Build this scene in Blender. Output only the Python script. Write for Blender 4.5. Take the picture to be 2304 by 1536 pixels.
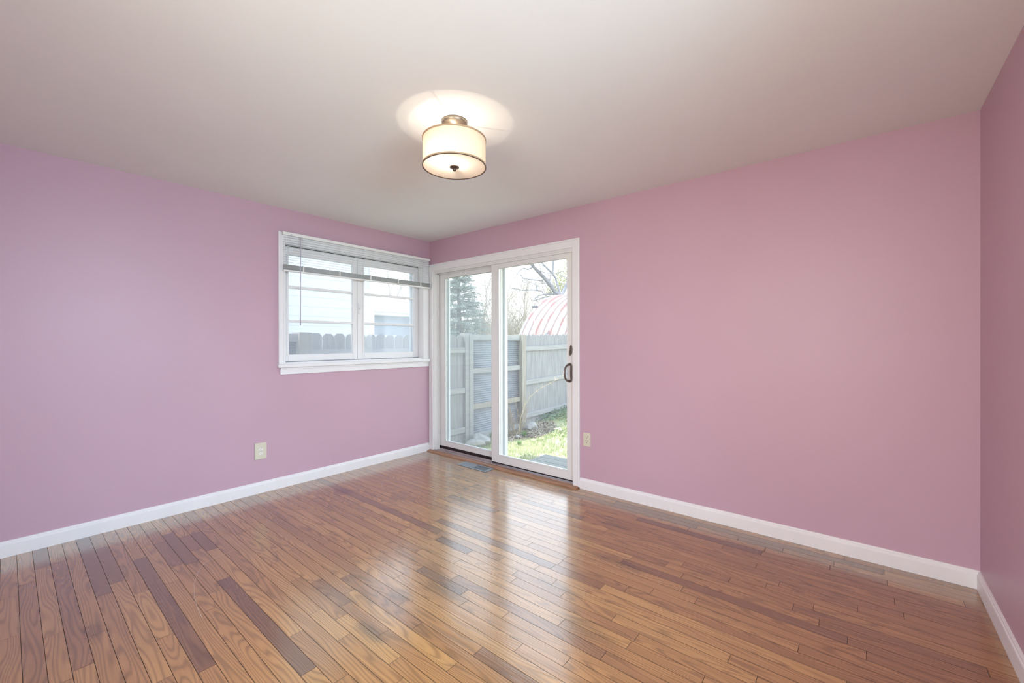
import bpy, bmesh, math, random
from mathutils import Vector, Matrix
random.seed(7)
PI = math.pi
for o in list(bpy.data.objects):
    bpy.data.objects.remove(o)
S = bpy.context.scene
COL = S.collection

# ---------------------------------------------------------------- camera
FPX, YAW, PITCH, ROLL, CY = 945.63, .69369, -.00203, -.00186, 771.83
CAM = Vector((3.8918, -3.1706, 1.2622))
FW = Vector((-math.sin(YAW)*math.cos(PITCH), math.cos(YAW)*math.cos(PITCH), math.sin(PITCH)))
R0 = Vector((math.cos(YAW), math.sin(YAW), 0))
U0 = R0.cross(FW)
RC = R0*math.cos(ROLL) + U0*math.sin(ROLL)
UC = U0*math.cos(ROLL) - R0*math.sin(ROLL)
cd = bpy.data.cameras.new('camera')
cd.sensor_width = 36
cd.lens = FPX/2304*36
cd.shift_y = (CY-768)/2304
cd.clip_start = .02
cd.clip_end = 300
cam = bpy.data.objects.new('camera', cd)
M = Matrix((( RC.x, UC.x, -FW.x, CAM.x), (RC.y, UC.y, -FW.y, CAM.y), (RC.z, UC.z, -FW.z, CAM.z), (0, 0, 0, 1)))
cam.matrix_world = M
COL.objects.link(cam)
S.camera = cam

def at(x, y, depth):
    """world point that the photograph shows at pixel x, y, depth metres ahead"""
    return CAM + FW*depth + RC*((x-1152)/FPX*depth) + UC*((CY-y)/FPX*depth)

# ---------------------------------------------------------------- light
S.view_settings.view_transform = 'Standard'
S.view_settings.look = 'None'
S.view_settings.gamma = 1
S.view_settings.exposure = .12
S.view_settings.use_curve_mapping = False

w = bpy.data.worlds.new('sky')
S.world = w
w.use_nodes = True
nt = w.node_tree
bg = nt.nodes['Background']
tc = nt.nodes.new('ShaderNodeTexCoord')
sx = nt.nodes.new('ShaderNodeSeparateXYZ')
cr = nt.nodes.new('ShaderNodeValToRGB')
cr.color_ramp.elements[0].position = 0.0
cr.color_ramp.elements[0].color = (.98, .99, 1, 1)
cr.color_ramp.elements[1].position = .9
cr.color_ramp.elements[1].color = (.62, .78, 1, 1)
nt.links.new(tc.outputs['Generated'], sx.inputs[0])
nt.links.new(sx.outputs['Z'], cr.inputs[0])
nt.links.new(cr.outputs[0], bg.inputs['Color'])
bg.inputs['Strength'].default_value = 3.5

def light(kind, name, loc, direction, energy, color, **kw):
    l = bpy.data.lights.new(name, kind)
    l.energy = energy
    l.color = color
    for k, v in kw.items():
        setattr(l, k, v)
    o = bpy.data.objects.new(name, l)
    o.location = loc
    if direction is not None:
        o.rotation_euler = Vector(direction).to_track_quat('-Z', 'Y').to_euler()
    COL.objects.link(o)
    return o

light('SUN', 'sun', (-3, -4, 9), (.336, .35, -1), 6.0, (1, .95, .86), angle=.009)
# fill lamps added outside an invented window and back opening, both behind the camera
light('AREA', 'right_fill_light', (4.95, -2.45, 1.9), (-1, .05, -.2), 88, (.56, .79, .96), shape='RECTANGLE', size=1.4, size_y=1.0, spread=2.2)
light('AREA', 'back_fill_light', (3.25, -4.6, 1.75), (.0, 1, -.22), 39, (1, .955, .92), shape='RECTANGLE', size=1.6, size_y=.8, spread=2.7)

# ---------------------------------------------------------------- materials
def new_mat(name):
    m = bpy.data.materials.new(name)
    m.use_nodes = True
    return m, m.node_tree, m.node_tree.nodes['Principled BSDF']

def N(nt, kind, **kw):
    n = nt.nodes.new(kind)
    for k, v in kw.items():
        if k in n.inputs:
            n.inputs[k].default_value = v
        else:
            setattr(n, k, v)
    return n

def mat(name, col, rough=.5, metal=0, var=0, scale=8, stretch=(1, 1, 1), col2=None, bump=0, bscale=60, spec=.5, detail=4, transl=0):
    m, nt, b = new_mat(name)
    b.inputs['Roughness'].default_value = rough
    b.inputs['Metallic'].default_value = metal
    b.inputs['Specular IOR Level'].default_value = spec
    c = (*col, 1)
    tc = N(nt, 'ShaderNodeTexCoord')
    mp = N(nt, 'ShaderNodeMapping')
    mp.inputs['Scale'].default_value = stretch
    nt.links.new(tc.outputs['Object'], mp.inputs[0])
    if var or col2:
        n = N(nt, 'ShaderNodeTexNoise', Scale=scale, Detail=detail)
        nt.links.new(mp.outputs[0], n.inputs['Vector'])
        r = N(nt, 'ShaderNodeValToRGB')
        if col2:
            r.color_ramp.elements[0].color = c
            r.color_ramp.elements[1].color = (*col2, 1)
        else:
            r.color_ramp.elements[0].color = (*[x*(1-var) for x in col], 1)
            r.color_ramp.elements[1].color = (*[min(1, x*(1+var)) for x in col], 1)
        r.color_ramp.elements[0].position = .32
        r.color_ramp.elements[1].position = .68
        nt.links.new(n.outputs['Fac'], r.inputs[0])
        nt.links.new(r.outputs[0], b.inputs['Base Color'])
    else:
        b.inputs['Base Color'].default_value = c
    if bump:
        n2 = N(nt, 'ShaderNodeTexNoise', Scale=bscale, Detail=3)
        nt.links.new(mp.outputs[0], n2.inputs['Vector'])
        bp = N(nt, 'ShaderNodeBump', Strength=bump, Distance=.002)
        nt.links.new(n2.outputs['Fac'], bp.inputs['Height'])
        nt.links.new(bp.outputs[0], b.inputs['Normal'])
    if transl:
        t = N(nt, 'ShaderNodeBsdfTranslucent')
        t.inputs[0].default_value = c
        mx = N(nt, 'ShaderNodeMixShader')
        mx.inputs[0].default_value = transl
        nt.links.new(b.outputs[0], mx.inputs[1])
        nt.links.new(t.outputs[0], mx.inputs[2])
        nt.links.new(mx.outputs[0], nt.nodes['Material Output'].inputs[0])
    return m

def glass_mat(name, haze, tint):
    m, nt, b = new_mat(name)
    nt.nodes.remove(b)
    tr = N(nt, 'ShaderNodeBsdfTransparent')
    tr.inputs[0].default_value = (*tint, 1)
    gl = N(nt, 'ShaderNodeBsdfGlossy')
    gl.inputs['Roughness'].default_value = .02
    # Schlick reflectance, the same from both sides of the thin pane
    lw = N(nt, 'ShaderNodeLayerWeight', Blend=.5)
    pw5 = N(nt, 'ShaderNodeMath', operation='POWER')
    nt.links.new(lw.outputs['Facing'], pw5.inputs[0])
    pw5.inputs[1].default_value = 4.5
    ma = N(nt, 'ShaderNodeMath', operation='MULTIPLY_ADD')
    nt.links.new(pw5.outputs[0], ma.inputs[0])
    ma.inputs[1].default_value = .9
    ma.inputs[2].default_value = .04
    mx = N(nt, 'ShaderNodeMixShader')
    nt.links.new(ma.outputs[0], mx.inputs[0])
    nt.links.new(tr.outputs[0], mx.inputs[1])
    nt.links.new(gl.outputs[0], mx.inputs[2])
    tl = N(nt, 'ShaderNodeBsdfTranslucent')
    tl.inputs[0].default_value = (.95, .97, 1, 1)
    # uneven dust film, also painting the pale veil over the view
    tcn = N(nt, 'ShaderNodeTexCoord')
    nz = N(nt, 'ShaderNodeTexNoise', Scale=2.5, Detail=2)
    nt.links.new(tcn.outputs['Object'], nz.inputs['Vector'])
    mr = N(nt, 'ShaderNodeMapRange')
    mr.inputs['To Min'].default_value = haze*.7
    mr.inputs['To Max'].default_value = haze*1.3
    nt.links.new(nz.outputs['Fac'], mr.inputs[0])
    m2 = N(nt, 'ShaderNodeMixShader')
    nt.links.new(mr.outputs[0], m2.inputs[0])
    nt.links.new(mx.outputs[0], m2.inputs[1])
    nt.links.new(tl.outputs[0], m2.inputs[2])
    nt.links.new(m2.outputs[0], nt.nodes['Material Output'].inputs[0])
    return m

PINK = (.56, .365, .44)
M_wall = mat('pink_wall_paint', PINK, .42, var=.02, scale=1.2, bump=.12, bscale=140, spec=.35)
M_siding = mat('exterior_siding', (.72, .72, .70), .6, var=.03)
M_ceiling = mat('ceiling_paint', (.84, .85, .845), .75, var=.015, scale=1.5, bump=.10, bscale=90, spec=.2)
M_white = mat('white_gloss_trim', (.82, .80, .80), .35, var=.015, scale=5, spec=.45)
M_vinyl = mat('white_vinyl', (.78, .765, .745), .32, spec=.5)
M_vinyl_out = mat('exterior_white_vinyl', (.70, .76, .80), .35)
M_base = mat('baseboard_paint', (.83, .80, .80), .4, var=.02, scale=6)
M_black = mat('black_weatherstrip', (.022, .012, .012), .6)
M_rubber = mat('dark_glazing_gasket', (.07, .075, .085), .6)
M_sill = mat('worn_aluminium_sill', (.46, .39, .39), .45, metal=.2, var=.2, scale=20, stretch=(.3, 3, 3))
M_thresh = mat('brown_wood_threshold', (.33, .17, .10), .4, var=.35, scale=9, stretch=(.5, 6, 6))
M_bronze = mat('oil_rubbed_bronze', (.14, .11, .095), .35, metal=.35, var=.15, scale=40)
M_nickel = mat('brushed_nickel', (.30, .25, .20), .35, metal=.8)
M_darkbronze = mat('dark_bronze_finial', (.10, .065, .05), .35, metal=.7)
M_ivory = mat('ivory_plastic', (.68, .63, .50), .4)
M_ivory2 = mat('light_almond_plastic', (.84, .80, .74), .35)
M_slot = mat('dark_slot', (.03, .025, .02), .8)
M_slat = mat('white_aluminium_slat', (.92, .92, .91), .4, transl=.5)
M_blindrail = mat('white_blind_rail', (.84, .83, .81), .4)
M_wand = mat('translucent_plastic_wand', (.62, .58, .68), .2, transl=.3)
M_register = mat('grey_painted_steel', (.25, .28, .30), .4, metal=.3)
M_regdark = mat('duct_shade', (.03, .03, .032), .8)
M_gap_shade = mat('black_gap_shade', (.02, .022, .025), .6)
M_glass = glass_mat('clear_door_glass', .03, (.97, .985, .98))
M_glass2 = glass_mat('tinted_door_glass', .075, (.84, .86, .855))
M_wglass = glass_mat('dusty_window_glass', .22, (.97, .98, 1))
M_trimring = mat('tan_shade_binding', (.50, .34, .21), .7, transl=.2)

def shade_mat(name, col, k):
    m, nt, b = new_mat(name)
    b.inputs['Base Color'].default_value = (*col, 1)
    b.inputs['Roughness'].default_value = .8
    t = N(nt, 'ShaderNodeBsdfTranslucent')
    t.inputs[0].default_value = (*col, 1)
    wv = N(nt, 'ShaderNodeTexNoise', Scale=300, Detail=1)
    tcn = N(nt, 'ShaderNodeTexCoord')
    nt.links.new(tcn.outputs['Object'], wv.inputs['Vector'])
    bp = N(nt, 'ShaderNodeBump', Strength=.15, Distance=.001)
    nt.links.new(wv.outputs['Fac'], bp.inputs['Height'])
    nt.links.new(bp.outputs[0], b.inputs['Normal'])
    mx = N(nt, 'ShaderNodeMixShader')
    mx.inputs[0].default_value = k
    nt.links.new(b.outputs[0], mx.inputs[1])
    nt.links.new(t.outputs[0], mx.inputs[2])
    nt.links.new(mx.outputs[0], nt.nodes['Material Output'].inputs[0])
    return m
M_shade = shade_mat('cream_fabric_shade', (.60, .53, .43), .42)
M_diff = shade_mat('frosted_diffuser', (.92, .88, .84), .68)

def floor_mat():
    m, nt, b = new_mat('oak_strip_floor')
    L = nt.links.new
    def math_(op, a, c=None, clamp=False):
        n = N(nt, 'ShaderNodeMath', operation=op, use_clamp=clamp)
        for i, v in enumerate((a, c)):
            if v is None:
                continue
            if isinstance(v, (int, float)):
                n.inputs[i].default_value = v
            else:
                L(v, n.inputs[i])
        return n.outputs[0]
    uv = N(nt, 'ShaderNodeUVMap', uv_map='plank_uv')
    sep = N(nt, 'ShaderNodeSeparateXYZ')
    L(uv.outputs[0], sep.inputs[0])
    at_ = N(nt, 'ShaderNodeAttribute', attribute_name='tone')
    tone = at_.outputs['Fac']
    # per plank value 0..1 -> base colour
    ramp = N(nt, 'ShaderNodeValToRGB')
    e = ramp.color_ramp.elements
    e[0].position = 0
    e[0].color = (.165, .08, .042, 1)
    e[1].position = 1
    e[1].color = (.47, .25, .085, 1)
    a = ramp.color_ramp.elements.new(.12)
    a.color = (.265, .125, .05, 1)
    a = ramp.color_ramp.elements.new(.5)
    a.color = (.36, .175, .062, 1)
    L(tone, ramp.inputs[0])
    # cathedral growth rings: contour lines of a stretched noise
    cmb = N(nt, 'ShaderNodeCombineXYZ')
    L(math_('MULTIPLY', sep.outputs['X'], 1.5), cmb.inputs[0])
    L(math_('MULTIPLY', sep.outputs['Y'], 13.0), cmb.inputs[1])
    L(math_('MULTIPLY', tone, 37.0), cmb.inputs[2])
    n1 = N(nt, 'ShaderNodeTexNoise', Scale=1.0, Detail=1.2, Roughness=.4)
    L(cmb.outputs[0], n1.inputs['Vector'])
    ph = math_('ADD', math_('MULTIPLY', n1.outputs['Fac'], 75.0), math_('MULTIPLY', sep.outputs['Y'], 330.0))
    ring = math_('MULTIPLY_ADD', math_('SINE', ph), .5)
    nt.nodes[-1].inputs[2].default_value = .5
    ring = math_('POWER', ring, 2.2)
    # fine pores
    cmb2 = N(nt, 'ShaderNodeCombineXYZ')
    L(math_('MULTIPLY', sep.outputs['X'], 9.0), cmb2.inputs[0])
    L(math_('MULTIPLY', sep.outputs['Y'], 420.0), cmb2.inputs[1])
    n2 = N(nt, 'ShaderNodeTexNoise', Scale=1.0, Detail=2)
    L(cmb2.outputs[0], n2.inputs['Vector'])
    # broad cloudy variation
    n3 = N(nt, 'ShaderNodeTexNoise', Scale=1.0, Detail=2)
    cmb3 = N(nt, 'ShaderNodeCombineXYZ')
    L(math_('MULTIPLY', sep.outputs['X'], 2.2), cmb3.inputs[0])
    L(math_('MULTIPLY', sep.outputs['Y'], 14.0), cmb3.inputs[1])
    L(cmb3.outputs[0], n3.inputs['Vector'])
    k = math_('SUBTRACT', 1.0, math_('MULTIPLY', ring, .33))
    k = math_('MULTIPLY', k, math_('MULTIPLY_ADD', n2.outputs['Fac'], .5))
    nt.nodes[-1].inputs[2].default_value = .77
    mulnode = N(nt, 'ShaderNodeMix', data_type='RGBA', blend_type='MULTIPLY')
    k2 = math_('MULTIPLY', k, math_('MULTIPLY_ADD', n3.outputs['Fac'], .5))
    for nn in nt.nodes:
        if nn.type == 'MATH' and nn.operation == 'MULTIPLY_ADD' and nn.inputs[0].is_linked and nn.inputs[0].links[0].from_node == n3:
            nn.inputs[2].default_value = .78
        if nn.type == 'MATH' and nn.operation == 'MULTIPLY_ADD' and nn.inputs[0].is_linked and nn.inputs[0].links[0].from_node == n2:
            nn.inputs[2].default_value = .77
        if nn.type == 'MATH' and nn.operation == 'MULTIPLY_ADD' and nn.inputs[0].is_linked and nn.inputs[0].links[0].from_node.type == 'MATH' and nn.inputs[0].links[0].from_node.operation == 'SINE':
            nn.inputs[2].default_value = .5
    mulnode.inputs['Factor'].default_value = 1
    L(ramp.outputs[0], mulnode.inputs['A'])
    kk = N(nt, 'ShaderNodeCombineColor')
    for i in range(3):
        L(k2, kk.inputs[i])
    L(kk.outputs[0], mulnode.inputs['B'])
    col = mulnode.outputs['Result']
    # worn grey and purple stains with their own shapes
    geo = N(nt, 'ShaderNodeNewGeometry')
    nz = N(nt, 'ShaderNodeTexNoise', Scale=7, Detail=3)
    L(geo.outputs['Position'], nz.inputs['Vector'])
    def stain(cx, cy, rx, ry, strength, colour, base):
        s = N(nt, 'ShaderNodeVectorMath', operation='SUBTRACT')
        L(geo.outputs['Position'], s.inputs[0])
        s.inputs[1].default_value = (cx, cy, 0)
        d = N(nt, 'ShaderNodeVectorMath', operation='DIVIDE')
        L(s.outputs[0], d.inputs[0])
        d.inputs[1].default_value = (rx, ry, 1)
        ln = N(nt, 'ShaderNodeVectorMath', operation='LENGTH')
        L(d.outputs[0], ln.inputs[0])
        v = math_('ADD', ln.outputs['Value'], math_('MULTIPLY', math_('SUBTRACT', nz.outputs['Fac'], .5), 1.6))
        mr = N(nt, 'ShaderNodeMapRange', interpolation_type='SMOOTHSTEP')
        L(v, mr.inputs[0])
        mr.inputs['From Min'].default_value = .25
        mr.inputs['From Max'].default_value = 1.15
        mr.inputs['To Min'].default_value = strength
        mr.inputs['To Max'].default_value = 0
        mx = N(nt, 'ShaderNodeMix', data_type='RGBA', blend_type='MULTIPLY')
        L(mr.outputs[0], mx.inputs['Factor'])
        L(base, mx.inputs['A'])
        mx.inputs['B'].default_value = (*colour, 1)
        return mx.outputs['Result']
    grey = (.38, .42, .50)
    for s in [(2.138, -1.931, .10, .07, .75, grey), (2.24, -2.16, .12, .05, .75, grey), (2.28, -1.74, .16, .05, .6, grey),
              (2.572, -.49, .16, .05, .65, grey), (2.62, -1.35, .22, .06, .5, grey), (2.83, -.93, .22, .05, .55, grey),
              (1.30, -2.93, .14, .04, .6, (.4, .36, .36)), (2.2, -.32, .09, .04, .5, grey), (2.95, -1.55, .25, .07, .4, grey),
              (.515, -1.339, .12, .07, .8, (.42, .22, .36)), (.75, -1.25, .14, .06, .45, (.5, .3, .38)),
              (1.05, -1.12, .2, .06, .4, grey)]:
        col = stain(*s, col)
    L(col, b.inputs['Base Color'])
    rr = N(nt, 'ShaderNodeMapRange')
    nr = N(nt, 'ShaderNodeTexNoise', Scale=3, Detail=3)
    L(geo.outputs['Position'], nr.inputs['Vector'])
    L(nr.outputs['Fac'], rr.inputs[0])
    rr.inputs['To Min'].default_value = .13
    rr.inputs['To Max'].default_value = .27
    L(rr.outputs[0], b.inputs['Roughness'])
    b.inputs['Specular IOR Level'].default_value = .62
    b.inputs['Coat Weight'].default_value = 1.0
    b.inputs['Coat Roughness'].default_value = .17
    nb = N(nt, 'ShaderNodeTexNoise', Scale=1.0, Detail=2)
    cb = N(nt, 'ShaderNodeCombineXYZ')
    L(math_('MULTIPLY', sep.outputs['X'], 3.0), cb.inputs[0])
    L(math_('MULTIPLY', sep.outputs['Y'], 25.0), cb.inputs[1])
    L(cb.outputs[0], nb.inputs['Vector'])
    hh = math_('ADD', math_('MULTIPLY', nb.outputs['Fac'], 1.0), math_('MULTIPLY', ring, -.08))
    bp = N(nt, 'ShaderNodeBump', Strength=.25, Distance=.002)
    L(hh, bp.inputs['Height'])
    L(bp.outputs[0], b.inputs['Normal'])
    L(bp.outputs[0], b.inputs['Coat Normal'])
    return m
M_floor = floor_mat()
M_gap = mat('dark_plank_gap', (.035, .018, .010), .8)

# outdoor
M_grey_wood = mat('weathered_grey_wood', (0.209, 0.216, 0.227), .85, col2=(0.291, 0.299, 0.312), scale=5, stretch=(6, 6, .6), bump=.4, bscale=30)
M_grey_wood_b = mat('weathered_warm_wood', (0.245, 0.230, 0.198), .85, col2=(0.334, 0.312, 0.276), scale=5, stretch=(6, 6, .6), bump=.4, bscale=30)
M_rail_wood = mat('weathered_rail_wood', (0.260, 0.271, 0.279), .85, col2=(0.334, 0.339, 0.341), scale=5, stretch=(6, .6, 6), bump=.4, bscale=30)
M_tin = mat('galvanised_corrugated_steel', (0.249, 0.284, 0.343), .45, metal=.35, col2=(0.343, 0.373, 0.426), scale=3, stretch=(1, 1, 4))
M_deck = mat('weathered_deck_board', (0.178, 0.192, 0.178), .8, col2=(0.281, 0.296, 0.274), scale=6, stretch=(.5, 8, 8), bump=.4, bscale=30)
M_rock = mat('pale_limestone', (.30, .29, .28), .9, col2=(.45, .44, .43), scale=14, bump=.8, bscale=40)
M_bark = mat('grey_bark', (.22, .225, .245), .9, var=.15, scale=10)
M_bark_hazed = mat('hazed_far_bark', (.40, .37, .33), .9, var=.2, scale=10)  # bark lightened to paint in the haze over distant trees
M_needle = mat('blue_green_needles', (.30, .37, .35), .8, col2=(.48, .54, .53), scale=6, transl=.3)
M_leaf = mat('pale_new_leaves', (0.296, 0.326, 0.148), .7, col2=(0.459, 0.459, 0.252), scale=9, transl=.3)
M_twig = mat('tan_twig', (0.311, 0.244, 0.163), .8, var=.2, scale=14)
M_grass = mat('lawn_blades', (.28, .38, .13), .7, col2=(.88, .82, .60), scale=1.8, detail=7, transl=.3)
M_ivy = mat('ground_ivy_leaves', (0.096, 0.185, 0.089), .6, col2=(0.222, 0.311, 0.192), scale=12, transl=.2)
M_litter = mat('dry_leaf_litter', (0.163, 0.126, 0.096), .9, col2=(0.385, 0.326, 0.266), scale=16)
M_dirt = mat('yard_soil_and_grass', (.32, .33, .17), .95, col2=(.66, .62, .46), scale=2.5, detail=8, bump=.6, bscale=20)
M_lily = mat('bright_green_blades', (0.148, 0.296, 0.074), .6, var=.3, scale=14, transl=.3)
M_house_a = mat('pale_blue_white_siding', (.53, .56, .59), .7)
M_house_b = mat('blue_grey_siding', (0.296, 0.355, 0.429), .7)
M_house_b2 = mat('pale_grey_roofing', (0.636, 0.636, 0.644), .7, var=.04)
M_wire = mat('utility_cable', (0.222, 0.237, 0.266), .6)
M_fascia = mat('white_fascia', (0.666, 0.666, 0.666), .6)

def rust_mat():
    m, nt, b = new_mat('rusty_white_corrugated_steel')
    L = nt.links.new
    uv = N(nt, 'ShaderNodeUVMap', uv_map='uv')
    mp = N(nt, 'ShaderNodeVectorMath', operation='FLOOR')
    sc = N(nt, 'ShaderNodeMapping')
    sc.inputs['Scale'].default_value = (1, 2.6, 1)
    L(uv.outputs[0], sc.inputs[0])
    L(sc.outputs[0], mp.inputs[0])
    wn = N(nt, 'ShaderNodeTexWhiteNoise', noise_dimensions='2D')
    L(mp.outputs[0], wn.inputs['Vector'])
    gt = N(nt, 'ShaderNodeMath', operation='GREATER_THAN')
    L(wn.outputs['Value'], gt.inputs[0])
    gt.inputs[1].default_value = .50
    sep = N(nt, 'ShaderNodeSeparateXYZ')
    L(uv.outputs[0], sep.inputs[0])
    fr = N(nt, 'ShaderNodeMath', operation='FRACT')
    L(sep.outputs['X'], fr.inputs[0])
    ls = N(nt, 'ShaderNodeMath', operation='LESS_THAN')
    L(fr.outputs[0], ls.inputs[0])
    ls.inputs[1].default_value = .06
    nz = N(nt, 'ShaderNodeTexNoise', Scale=1.5, Detail=3)
    L(uv.outputs[0], nz.inputs['Vector'])
    g2 = N(nt, 'ShaderNodeMath', operation='GREATER_THAN')
    L(nz.outputs['Fac'], g2.inputs[0])
    g2.inputs[1].default_value = .44
    mu = N(nt, 'ShaderNodeMath', operation='MULTIPLY')
    L(gt.outputs[0], mu.inputs[0])
    L(g2.outputs[0], mu.inputs[1])
    cm = N(nt, 'ShaderNodeMath', operation='COMPARE')
    L(fr.outputs[0], cm.inputs[0])
    cm.inputs[1].default_value = .48
    cm.inputs[2].default_value = .035
    m0 = N(nt, 'ShaderNodeMath', operation='MAXIMUM')
    L(cm.outputs[0], m0.inputs[0])
    L(ls.outputs[0], m0.inputs[1])
    mx = N(nt, 'ShaderNodeMath', operation='MAXIMUM')
    L(mu.outputs[0], mx.inputs[0])
    L(m0.outputs[0], mx.inputs[1])
    c = N(nt, 'ShaderNodeMix', data_type='RGBA')
    L(mx.outputs[0], c.inputs['Factor'])
    c.inputs['A'].default_value = (.30, .305, .31, 1)
    c.inputs['B'].default_value = (.30, .175, .165, 1)
    L(c.outputs['Result'], b.inputs['Base Color'])
    b.inputs['Roughness'].default_value = .5
    return m
M_rust = rust_mat()

# ---------------------------------------------------------------- builders
class MB:
    def __init__(s):
        s.v = []
        s.f = []
    def box(s, x0, x1, y0, y1, z0, z1):
        n = len(s.v)
        s.v += [(x0, y0, z0), (x1, y0, z0), (x1, y1, z0), (x0, y1, z0), (x0, y0, z1), (x1, y0, z1), (x1, y1, z1), (x0, y1, z1)]
        s.f += [tuple(n+i for i in q) for q in ((0, 3, 2, 1), (4, 5, 6, 7), (0, 1, 5, 4), (1, 2, 6, 5), (2, 3, 7, 6), (3, 0, 4, 7))]
        return s
    def tube(s, pts, rad, n=8, caps=True):
        pts = [Vector(p) for p in pts]
        if not isinstance(rad, (list, tuple)):
            rad = [rad]*len(pts)
        base = len(s.v)
        up = None
        for i, p in enumerate(pts):
            d = (pts[min(i+1, len(pts)-1)] - pts[max(i-1, 0)]).normalized()
            if up is None:
                up = d.orthogonal().normalized()
            a = (up - d*up.dot(d))
            if a.length < 1e-6:
                a = d.orthogonal()
            a.normalize()
            up = a
            b = d.cross(a)
            for k in range(n):
                t = 2*PI*k/n
                s.v.append(tuple(p + (a*math.cos(t) + b*math.sin(t))*rad[i]))
        for i in range(len(pts)-1):
            for k in range(n):
                k2 = (k+1) % n
                s.f.append((base+i*n+k, base+i*n+k2, base+(i+1)*n+k2, base+(i+1)*n+k))
        if caps:
            s.f.append(tuple(base+k for k in range(n-1, -1, -1)))
            s.f.append(tuple(base+(len(pts)-1)*n+k for k in range(n)))
        return s
    def lathe(s, prof, c, n=64, closed=False):
        base = len(s.v)
        for r, z in prof:
            for k in range(n):
                t = 2*PI*k/n
                s.v.append((c[0]+r*math.cos(t), c[1]+r*math.sin(t), c[2]+z))
        m = len(prof)
        for i in range(m if closed else m-1):
            j = (i+1) % m
            for k in range(n):
                k2 = (k+1) % n
                s.f.append((base+i*n+k, base+i*n+k2, base+j*n+k2, base+j*n+k))
        return s
    def prism(s, pts2, f3, lo, hi):
        """pts2 outline, f3(a,b,t) -> 3D, extruded from lo to hi"""
        n = len(s.v)
        k = len(pts2)
        for t in (lo, hi):
            for a, b in pts2:
                s.v.append(tuple(f3(a, b, t)))
        s.f.append(tuple(n+i for i in range(k-1, -1, -1)))
        s.f.append(tuple(n+k+i for i in range(k)))
        for i in range(k):
            j = (i+1) % k
            s.f.append((n+i, n+j, n+k+j, n+k+i))
        return s
    def build(s, name, m, parent=None, bevel=0, smooth=False, seg=2, origin=None):
        me = bpy.data.meshes.new(name)
        vs = s.v
        off = Vector((0, 0, 0))
        if origin is not None:
            off = Vector(origin)
        elif parent is not None:
            off = Vector(parent.get('_o', (0, 0, 0)))
        vs = [(x-off.x, y-off.y, z-off.z) for x, y, z in vs]
        me.from_pydata(vs, [], s.f)
        bm = bmesh.new()
        bm.from_mesh(me)
        bmesh.ops.recalc_face_normals(bm, faces=bm.faces)
        bm.to_mesh(me)
        bm.free()
        o = bpy.data.objects.new(name, me)
        COL.objects.link(o)
        me.materials.append(m)
        if parent is not None:
            o.parent = parent
            if parent.type == 'EMPTY' or origin is None:
                pass
        elif origin is not None:
            o.location = off
        if bevel:
            md = o.modifiers.new('bevel', 'BEVEL')
            md.width = bevel
            md.segments = seg
            md.limit_method = 'ANGLE'
            md.angle_limit = math.radians(40)
        if smooth:
            for p in me.polygons:
                p.use_smooth = True
        return o

def tag(o, label=None, cat=None, group=None, kind=None):
    if label:
        o['label'] = label
    if cat:
        o['category'] = cat
    if group:
        o['group'] = group
    if kind:
        o['kind'] = kind
    return o
def empty(name, loc, label=None, cat=None, group=None, kind=None):
    """an Empty at the thing's base; its parts are built in world numbers and shifted"""
    o = bpy.data.objects.new(name, None)
    o.empty_display_size = .1
    o.location = loc
    o['_o'] = tuple(loc)
    COL.objects.link(o)
    EMPTIES.append(o)
    return tag(o, label, cat, group, kind)
EMPTIES = []
def sub(mb, name, m, parent, root, **kw):
    """a sub-part: mesh numbers are world numbers, shifted by the root's origin"""
    parent['_o'] = tuple(root['_o'])
    o = mb.build(name, m, parent, **kw)
    del parent['_o']
    return o
def box(*a):
    return MB().box(*a)

H = 2.44
LX = 4.357
YB = -3.75
WT = .18

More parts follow.
